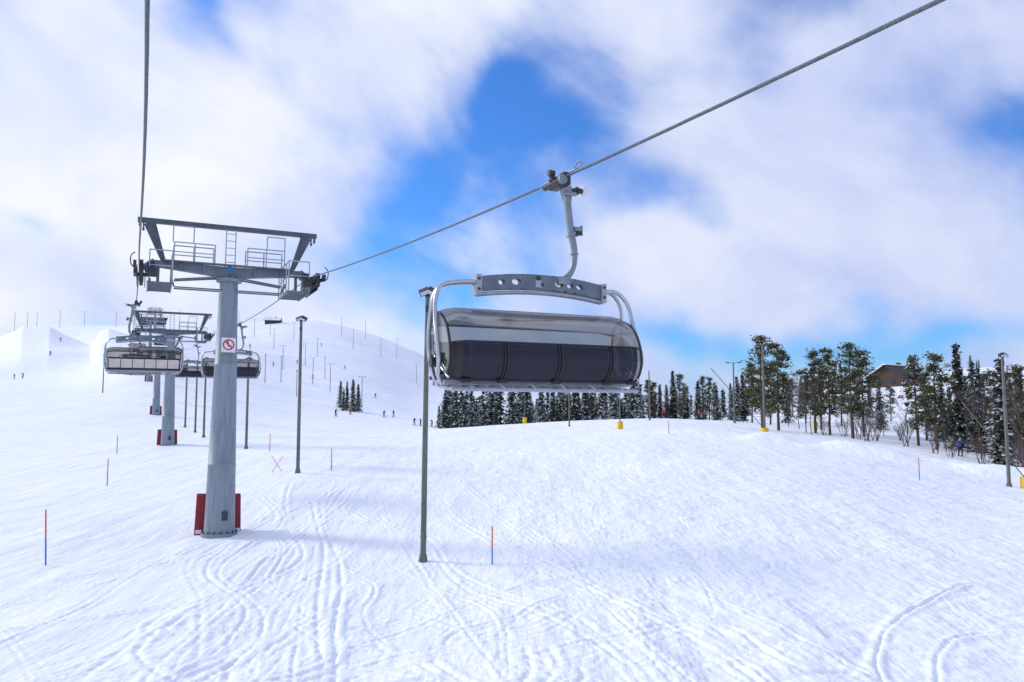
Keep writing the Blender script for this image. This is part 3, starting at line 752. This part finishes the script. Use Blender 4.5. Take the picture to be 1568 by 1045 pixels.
def crossed(x,y):
    m=MB(); m.cyl((-.32,0,-.1),(.32,0,.85),.016,None,0,6); m.cyl((.32,.04,-.1),(-.32,.04,.85),.016,None,0,6)
    obj('crossed_marker_stakes',m.mesh('crossed_stakes',[M_orange]),None,(x,y,gz(x,y)))
crossed(-13.0,44.5)
m=MB(); H_=27
for k in range(7):
    z0=H_*k/7; z1=H_*(k+1)/7
    for sx,sy in ((-1,-1),(1,-1),(1,1),(-1,1)):
        w0=1.5-.1*k; w1=1.5-.1*(k+1)
        m.cyl((sx*w0,sy*w0,z0),(sx*w1,sy*w1,z1),.28,None,k%2,6)
    m.beam((-1.4,-1.4,z0+.2),(1.4,-1.4,z1-.2),.2,.2,k%2); m.beam((1.4,-1.4,z0+.2),(-1.4,-1.4,z1-.2),.2,.2,k%2); m.box((0,0,z0+.1),(3.0-.2*k,3.0-.2*k,.35),k%2)
m.cyl((0,0,H_),(0,0,H_+4),.2,None,0,6)
xm,ym=-.3675*500,500
obj('radio_mast',m.mesh('radio_mast',[M_white,M_redpaint]),None,(xm,ym,gz(xm,ym)-1))

# ------------------------------------------------------------------ buildings
def cabin(name,x,y,w,d,h,rh,rz,sink=.5):
    z=gz(x,y)-sink; e=empty(name,(x,y,z),rz)
    m=MB(); m.box((0,0,h/2),(w,d,h),0)
    for s in (-1,1): m.add([(s*w/2,-d/2,h),(s*w/2,d/2,h),(s*w/2,0,h+rh)],[(0,1,2)],0)
    obj('walls',m.mesh('walls',[M_wood]),e)
    m=MB(); ov=.8; sl=math.atan2(rh,d/2); ln=math.hypot(d/2,rh)+ov
    for s in (-1,1):
        R=Matrix.Rotation(-s*sl,3,'X'); c=Vector((0,s*(ln/2)*math.cos(sl),h+rh-(ln/2)*math.sin(sl)+.12))
        m.box(c,(w+1.6,ln,.22),0,R)
        if s>0 or name!='timber_lodge': m.box(c+R@Vector((0,s*.1,.25)),(w+1.3,ln-.5,.26),1,R)
    m.box((0,0,h+rh+.30),(w+1.5,.9,.22),1)
    obj('roof',m.mesh('roof',[M_roof,M_snowcap]),e)
    m=MB()
    for k in range(5):
        xx=-w/2+w*(k+.5)/5; m.box((xx,-d/2-.03,h*.6),(w/5*.55,.05,h*.35),0); m.box((xx,-d/2-.02,h*.6),(w/5*.62,.04,h*.42),1)
    m.box((w*.1,-d/2-.04,1.1),(1,.06,2.1),1)
    for yy in (-1.6,1.6): m.box((-w/2-.03,yy,h*.6),(.05,1.3,1.1),0); m.box((w/2+.03,yy,h*.6),(.05,1.3,1.1),0)
    m.box((w*.2,d*.1,h+rh+.3),(.8,.8,1.4),1)
    obj('windows_door_chimney',m.mesh('openings',[M_glass,M_barkd]),e)
cabin('timber_lodge',.484*188,188,11,8,2.6,2.6,math.radians(38),.8)
cabin('summit_station',-.302*495,495,9,6,2.4,1.6,math.radians(10),.8)
cabin('lift_top_station',-226,500,14,10,5,1.5,AZ)

# ------------------------------------------------------------------ trees
def quad_cloud(mb,c,size,mi,flat=.0):
    u=Vector((random.gauss(0,1),random.gauss(0,1),random.gauss(0,1)*(1-flat))).normalized()
    v=u.cross(Vector((random.gauss(0,1),random.gauss(0,1),random.gauss(0,1)))).normalized()
    a=size*random.uniform(.6,1.3); b=a*random.uniform(.35,.65)
    mb.add([c-u*a-v*b*.4,c-v*b,c+u*a,c+v*b],[(0,1,2,3)],mi)
def pine(h,seed):
    random.seed(seed); mb=MB(); bend=random.uniform(-.3,.3)
    tr=[Vector((bend*math.sin(z*2.5)*h*.05,random.uniform(-.04,.04),z*h)) for z in np.linspace(0,1,9)]; tr[0].z=-.4
    mb.tube(tr,[h*.017*(1-.85*i/8) for i in range(9)],0,8)
    nb=random.randint(42,58); f0=random.uniform(.20,.34); side=random.uniform(0,6.28)
    for k in range(nb):
        f=f0+(1-f0)*(k+random.random())/nb; f=min(.985,f); z=f*h
        i=min(7,int(f*8)); p=tr[i].lerp(tr[i+1],f*8-i)
        g=(f-f0)/(1-f0)
        prof=min(1,.45+g*2.2)*(1-max(0,(g-.38)/.62)**1.5*.80)
        az=random.uniform(0,6.283)
        L=h*.185*prof*random.uniform(.5,1.25)*(1+.2*math.cos(az-side))
        up=random.uniform(-.25,.25)+(f-.6)*.8
        d=Vector((math.cos(az),math.sin(az),up)).normalized(); q=p+d*L+Vector((0,0,random.uniform(-.12,.15)*L))
        mid=p.lerp(q,.5)+Vector((0,0,-.06*L)); mb.tube([p,mid,q],[h*.004,h*.003,h*.0012],0,4,False)
        if random.random()<.09: continue
        for c in range(random.randint(2,4)):
            t=random.uniform(.30,1.05); cc=p.lerp(q,t)+Vector((random.gauss(0,.10),random.gauss(0,.10),random.gauss(0,.06)))*L
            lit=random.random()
            sr=h*.026*random.uniform(.7,1.4)
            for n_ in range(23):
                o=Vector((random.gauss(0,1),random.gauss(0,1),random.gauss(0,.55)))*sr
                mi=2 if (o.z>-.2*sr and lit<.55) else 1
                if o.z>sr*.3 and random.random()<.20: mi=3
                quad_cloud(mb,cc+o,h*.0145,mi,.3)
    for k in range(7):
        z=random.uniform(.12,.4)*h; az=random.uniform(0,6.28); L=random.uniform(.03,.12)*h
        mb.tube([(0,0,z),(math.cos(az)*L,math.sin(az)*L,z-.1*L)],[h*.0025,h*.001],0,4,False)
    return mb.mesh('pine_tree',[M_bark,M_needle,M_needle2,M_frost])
def spruce_into(mb,h,seed,base=(0,0,0),wid=.15,frost=.25,dens=1.,big=1.):
    random.seed(seed); B=Vector(base)
    mb.tube([B+Vector((0,0,-.4)),B+Vector((0,0,h*.5)),B+Vector((0,0,h))],[h*.014,h*.009,h*.002],0,6)
    nl=int(24*dens); sd_=random.uniform(0,6.28)
    for k in range(nl):
        f=.05+.94*k/nl+random.uniform(-.015,.015); z=f*h
        R=h*wid*(1-f)**.85*random.uniform(.6,1.2)+h*.012
        nb=random.randint(6,8)
        for b in range(nb):
            az=random.uniform(0,6.283); Lb=R*random.uniform(.55,1.2)*(1+.15*math.cos(az-sd_)); d=Vector((math.cos(az),math.sin(az),0)); sd=Vector((-d.y,d.x,0))
            ns=max(2,int(5*dens*(1-f)+2))
            for s_ in range(ns):
                t=(s_+random.random())/ns; c=B+Vector((0,0,z))+d*Lb*t+Vector((0,0,-Lb*t*t*.45+random.gauss(0,.012)*h))
                w=big*h*.017*random.uniform(.7,1.4)*(1.2-.5*t); l=big*h*.025*random.uniform(.7,1.3)
                tip=d*l+Vector((0,0,-l*random.uniform(.1,.8)))
                mi=2 if random.random()<frost*(1.5 if t>.5 else .7) else 1
                c2=c+sd*random.gauss(0,.014)*h
                mb.add([c2-tip*.5-sd*w*.5,c2-sd*w+Vector((0,0,-w*.4)),c2+tip,c2+sd*w+Vector((0,0,-w*.4))],[(0,1,2,3)],mi)
                if s_%2==0: quad_cloud(mb,c2+Vector((0,0,-w*.6)),w*1.1,1,.0)
def birch(h,seed,bush=False):
    random.seed(seed); mb=MB()
    def br(p,d,L,r,lv):
        q=p+d*L; m_=p.lerp(q,.5)+Vector((random.gauss(0,.04),random.gauss(0,.04),0))*L
        mb.tube([p,m_,q],[r,r*.8,r*.55],0,5 if lv<2 else 3,False)
        if lv>=4: return
        for k in range(random.randint(3,4) if lv else random.randint(4,6)):
            t=random.uniform(.35,1); a=random.uniform(0,6.28); s_=random.uniform(.3,.65)
            dd=(d+Vector((math.cos(a),math.sin(a),random.uniform(-.1,.3)))*s_).normalized()
            br(p.lerp(q,t),dd,L*random.uniform(.45,.7),r*.5,lv+1)
    if bush:
        for k in range(7):
            a=random.uniform(0,6.28); br(Vector((random.gauss(0,.2),random.gauss(0,.2),-.1)),Vector((math.cos(a)*.35,math.sin(a)*.35,1)).normalized(),h*.5,h*.009,1)
    else: br(Vector((0,0,-.3)),Vector((random.uniform(-.06,.06),0,1)).normalized(),h*.6,h*.009,0)
    return mb.mesh('birch',[M_birch])
PM=[pine(11,100+i) for i in range(7)]
SM=[]
for i in range(5):
    mb=MB(); spruce_into(mb,9,200+i,wid=[.19,.16,.22,.13,.20][i],frost=[.18,.24,.32,.12,.26][i],dens=1.5,big=1.15); SM.append(mb.mesh('spruce_tree',[M_barkd,M_needle3,M_frost]))
BM=[birch(8,300+i) for i in range(3)]+[birch(4,310+i,True) for i in range(2)]
def place(name,me_,x,y,sc,rz=None,sink=0):
    o=obj(name,me_,None,(x,y,gz(x,y)-sink),rng.uniform(0,6.28) if rz is None else rz); o.scale=(sc*rng.uniform(.92,1.1),)*2+(sc,); return o
def R_(px): return (px-784)/1220
trees=[('p',1166,95,11.0),('p',1190,98,10.6),('p',1150,116,8.5),('s',1137,118,7.5),('s',1128,132,7.5),
 ('p',1246,96,9.8),('p',1268,93,9.8),('p',1303,87,10.2),('p',1320,92,9.8),('s',1345,105,7.0),('p',1286,112,7.0),
 ('p',1402,83,9.2),('p',1430,79,9.4),('s',1466,81,11.0),('s',1488,88,9.2),('p',1506,92,7.8),('s',1531,71,9.6),
 ('p',1556,73,8.8),('s',1576,80,9.0),('p',1592,70,9),('s',1452,98,6),('s',1330,124,5.5),('p',1362,118,5.2),
 ('s',1030,140,9),('s',1020,146,7),('s',1068,142,7.2),('p',1085,138,7.4),('s',1096,144,6.5),('s',1010,139,6.6),('p',992,152,8.2),('s',1047,150,6.8),('s',1118,140,6.6),
 ('s',522,205,7),('s',532,200,7.4),('s',541,198,8.2),('s',549,202,7),('s',527,196,5.5),('s',1226,130,6.0),('p',1212,142,6.6),
 ('p',1178,112,8.6),('p',1232,118,7),('s',1545,92,7.5),('s',1312,128,5.8),('p',1000,148,7.4),('s',1420,104,5.5),
 ('p',1040,136,7.8),('p',1075,150,8.2),('p',700,150,7.6),('p',760,146,7.2),('p',905,148,7.8),('s',870,140,7.4),('p',940,150,7.6),
 ('s',1440,90,7.4),('s',1478,96,7.6),('p',1520,82,8.2),('s',1561,86,8.8),('s',1497,80,8.6),('p',1415,90,7.6),('s',1540,78,8.4),('p',1255,104,8),('s',1204,120,7)]
for i,(k,px,d,h) in enumerate(trees):
    x=R_(px)*d
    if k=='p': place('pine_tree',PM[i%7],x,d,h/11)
    else: place('spruce_tree',SM[i%5],x,d,h/9)
for px,d,h in [(1232,96,7.5),(1240,92,6.5),(1222,104,7),(1350,94,6),(1443,80,7),(1476,78,7.5),(1513,76,7),(1540,78,7.5),(1560,68,7),(1205,108,6.5),(1384,86,5.5),(1496,74,6.5)]:
    place('birch_tree',BM[int(px)%3],R_(px)*d,d,h/8)
for px,d,h in [(1325,84,4.2),(1312,86,3.6),(1336,86,4),(1385,80,3.6),(1425,74,3.6),(1500,68,3.6),(1550,62,3.8),(1260,92,3),(1565,60,4),(1290,90,3),(1375,88,3),(1450,72,2.6)]:
    place('birch_shrub',BM[3+int(px)%2],R_(px)*d,d,h/4)
def forest(name,items,frost,seed):
    mb=MB()
    for i,(x,y,h) in enumerate(items):
        random.seed(seed+i*7); spruce_into(mb,h,seed+i,(x,y,gz(x,y)),wid=random.uniform(.18,.33),frost=frost*random.uniform(.4,1.5),dens=.72,big=1.8)
    obj(name,mb.mesh(name,[M_barkd,M_needle3,M_frost]))
it=[]
for i in range(150):
    px=rng.uniform(664,985); d=rng.uniform(126,185); it.append((R_(px)*d,d,3.2+5.8*rng.random()**1.4+(d-132)*.02))
forest('distant_spruce_forest',it,.28,1000)
it=[]
for i in range(90):
    px=rng.uniform(975,1330) if i<72 else rng.uniform(1330,1620); d=rng.uniform(145,260)
    if px>1330: d=rng.uniform(190,280)
    it.append((R_(px)*d,d,3.0+6.0*rng.random()**1.3 if px<1330 else rng.uniform(2.5,5)))
forest('distant_spruce_forest',it,.25,2000)

# ------------------------------------------------------------------ sky
sun_az=math.radians(-72); sun_el=math.radians(29)
w=bpy.data.worlds.new('World'); scene.world=w; w.use_nodes=True
nt=w.node_tree; nt.nodes.clear(); L=nt.links
out=N(nt,'ShaderNodeOutputWorld'); bg=N(nt,'ShaderNodeBackground'); bg.inputs[1].default_value=.12
sky=N(nt,'ShaderNodeTexSky'); sky.sky_type='NISHITA'; sky.sun_disc=False; sky.sun_elevation=sun_el; sky.sun_rotation=sun_az; sky.air_density=1.0; sky.dust_density=.4; sky.ozone_density=3
tc=N(nt,'ShaderNodeTexCoord'); sep=N(nt,'ShaderNodeSeparateXYZ'); L.new(tc.outputs['Generated'],sep.inputs[0])
def M(op,a,b=None,c=None):
    n=N(nt,'ShaderNodeMath',operation=op)
    for i,v in enumerate((a,b,c)):
        if v is None: continue
        if isinstance(v,(int,float)): n.inputs[i].default_value=v
        else: L.new(v,n.inputs[i])
    return n.outputs[0]
azn=M('ARCTAN2',sep.outputs[0],sep.outputs[1]); eln=M('ARCSINE',sep.outputs[2])
cmb=N(nt,'ShaderNodeCombineXYZ'); L.new(azn,cmb.inputs[0]); L.new(eln,cmb.inputs[1])
def noise(scale,detail,rough,vec,dist=0.,lac=2.0):
    n=N(nt,'ShaderNodeTexNoise'); n.inputs['Scale'].default_value=scale; n.inputs['Detail'].default_value=detail; n.inputs['Roughness'].default_value=rough; n.inputs['Distortion'].default_value=dist
    L.new(vec,n.inputs['Vector']); return n
wn=noise(3.6,3,.55,tc.outputs['Generated'])
wsub=N(nt,'ShaderNodeVectorMath',operation='SUBTRACT'); L.new(wn.outputs['Color'],wsub.inputs[0]); wsub.inputs[1].default_value=(.5,.5,.5)
wsc=N(nt,'ShaderNodeVectorMath',operation='SCALE'); L.new(wsub.outputs[0],wsc.inputs[0]); wsc.inputs['Scale'].default_value=.22
wad=N(nt,'ShaderNodeVectorMath',operation='ADD'); L.new(cmb.outputs[0],wad.inputs[0]); L.new(wsc.outputs[0],wad.inputs[1])
flatm=N(nt,'ShaderNodeVectorMath',operation='MULTIPLY'); L.new(wad.outputs[0],flatm.inputs[0]); flatm.inputs[1].default_value=(1,1,0)
def blob(px,py,sx,sy,rot,amp):
    u=(px-784)/1220; v=(522.5-py)/1220; p_=math.radians(5)
    dy=math.cos(p_)-v*math.sin(p_); dz=math.sin(p_)+v*math.cos(p_)
    a=math.atan2(u,dy); e=math.atan2(dz,math.hypot(u,dy))
    mp=N(nt,'ShaderNodeMapping',vector_type='TEXTURE'); L.new(flatm.outputs[0],mp.inputs[0])
    mp.inputs['Location'].default_value=(a,e,0); mp.inputs['Rotation'].default_value=(0,0,math.radians(rot)); mp.inputs['Scale'].default_value=(sx/1220,sy/1220,1)
    dt=N(nt,'ShaderNodeVectorMath',operation='DOT_PRODUCT'); L.new(mp.outputs[0],dt.inputs[0]); L.new(mp.outputs[0],dt.inputs[1])
    return M('MULTIPLY',M('EXPONENT',M('MULTIPLY',dt.outputs['Value'],-1.)),amp)
blobs=[(835,140,125,52,70,-.22),(660,325,160,75,40,-.32),(870,225,120,75,10,-.24),(1040,320,130,50,-15,-.30),(1120,130,80,60,40,-.16),(1535,215,60,50,0,-.18),
 (310,35,120,30,-38,-.24),(40,340,70,26,-25,-.22),(1240,528,360,30,0,-.32),(440,215,70,60,-40,-.16),(840,375,140,48,0,-.24),(700,440,120,42,0,-.24),
 (120,200,260,220,0,.26),(540,110,150,110,-20,.18),(490,330,90,70,-15,.14),(1050,405,120,38,-10,.26),(1330,320,190,95,0,.20),(1380,90,260,90,10,.20),(330,450,300,60,0,.26),(780,20,140,50,0,.12)]
tot=None
for b_ in blobs:
    o=blob(*b_); tot=o if tot is None else M('ADD',tot,o)
mp0=N(nt,'ShaderNodeMapping'); mp0.inputs['Rotation'].default_value=(0,math.radians(-32),0); L.new(tc.outputs['Generated'],mp0.inputs[0])
mp=N(nt,'ShaderNodeMapping'); mp.inputs['Scale'].default_value=(.88,1,1.3); L.new(mp0.outputs[0],mp.inputs[0])
nz=noise(4.4,8,.53,mp.outputs[0],.2)
nzc=M('MULTIPLY_ADD',nz.outputs['Fac'],1.35,-.165)
val=M('ADD',nzc,tot)
mr=N(nt,'ShaderNodeMapRange',interpolation_type='SMOOTHSTEP'); L.new(val,mr.inputs[0]); mr.inputs[1].default_value=.12; mr.inputs[2].default_value=.64
sd=(math.sin(sun_az)*math.cos(sun_el),math.cos(sun_az)*math.cos(sun_el),math.sin(sun_el))
dots=N(nt,'ShaderNodeVectorMath',operation='DOT_PRODUCT'); L.new(tc.outputs['Generated'],dots.inputs[0]); dots.inputs[1].default_value=sd
glow=N(nt,'ShaderNodeMapRange'); L.new(dots.outputs['Value'],glow.inputs[0]); glow.inputs[1].default_value=-.3; glow.inputs[2].default_value=.80; glow.inputs[3].default_value=0; glow.inputs[4].default_value=1
nz2=noise(4.2,6,.52,mp.outputs[0],.2)
cr=N(nt,'ShaderNodeValToRGB'); cr.color_ramp.elements[0].position=.34; cr.color_ramp.elements[1].position=.66
cr.color_ramp.elements[0].color=(.53,.63,.95,1); cr.color_ramp.elements[1].color=(.85,.90,1.03,1); L.new(nz2.outputs['Fac'],cr.inputs[0])
brt=N(nt,'ShaderNodeMixRGB',blend_type='MIX'); L.new(glow.outputs[0],brt.inputs[0]); brt.inputs[1].default_value=(.84,.85,.93,1); brt.inputs[2].default_value=(1.16,1.12,1.04,1)
cmul=N(nt,'ShaderNodeMixRGB',blend_type='MULTIPLY'); cmul.inputs[0].default_value=1; L.new(cr.outputs[0],cmul.inputs[1]); L.new(brt.outputs[0],cmul.inputs[2])
csc=N(nt,'ShaderNodeVectorMath',operation='SCALE'); L.new(cmul.outputs[0],csc.inputs[0]); csc.inputs['Scale'].default_value=1/.12
tint=N(nt,'ShaderNodeMixRGB',blend_type='MULTIPLY'); tint.inputs[0].default_value=1; L.new(sky.outputs[0],tint.inputs[1]); tint.inputs[2].default_value=(.45,.92,1.6,1)
mix=N(nt,'ShaderNodeMixRGB'); L.new(mr.outputs[0],mix.inputs[0]); L.new(tint.outputs[0],mix.inputs[1]); L.new(csc.outputs[0],mix.inputs[2])
L.new(mix.outputs[0],bg.inputs[0]); L.new(bg.outputs[0],out.inputs[0])
w.cycles.sampling_method='MANUAL'; w.cycles.sample_map_resolution=512

sl=bpy.data.lights.new('sun','SUN'); sl.energy=2.1; sl.angle=math.radians(12); sl.color=(1,.96,.89)
so=bpy.data.objects.new('sun',sl); COL.objects.link(so); so.location=(-50,0,60)
so.rotation_euler=(-Vector(sd)).to_track_quat('-Z','Y').to_euler()

cam=bpy.data.cameras.new('camera'); cam.sensor_width=36; cam.lens=28; cam.clip_end=6000; cam.clip_start=.1
co_=bpy.data.objects.new('camera',cam); COL.objects.link(co_); co_.location=(0,0,0); co_.rotation_euler=(math.radians(95),0,0)
scene.camera=co_
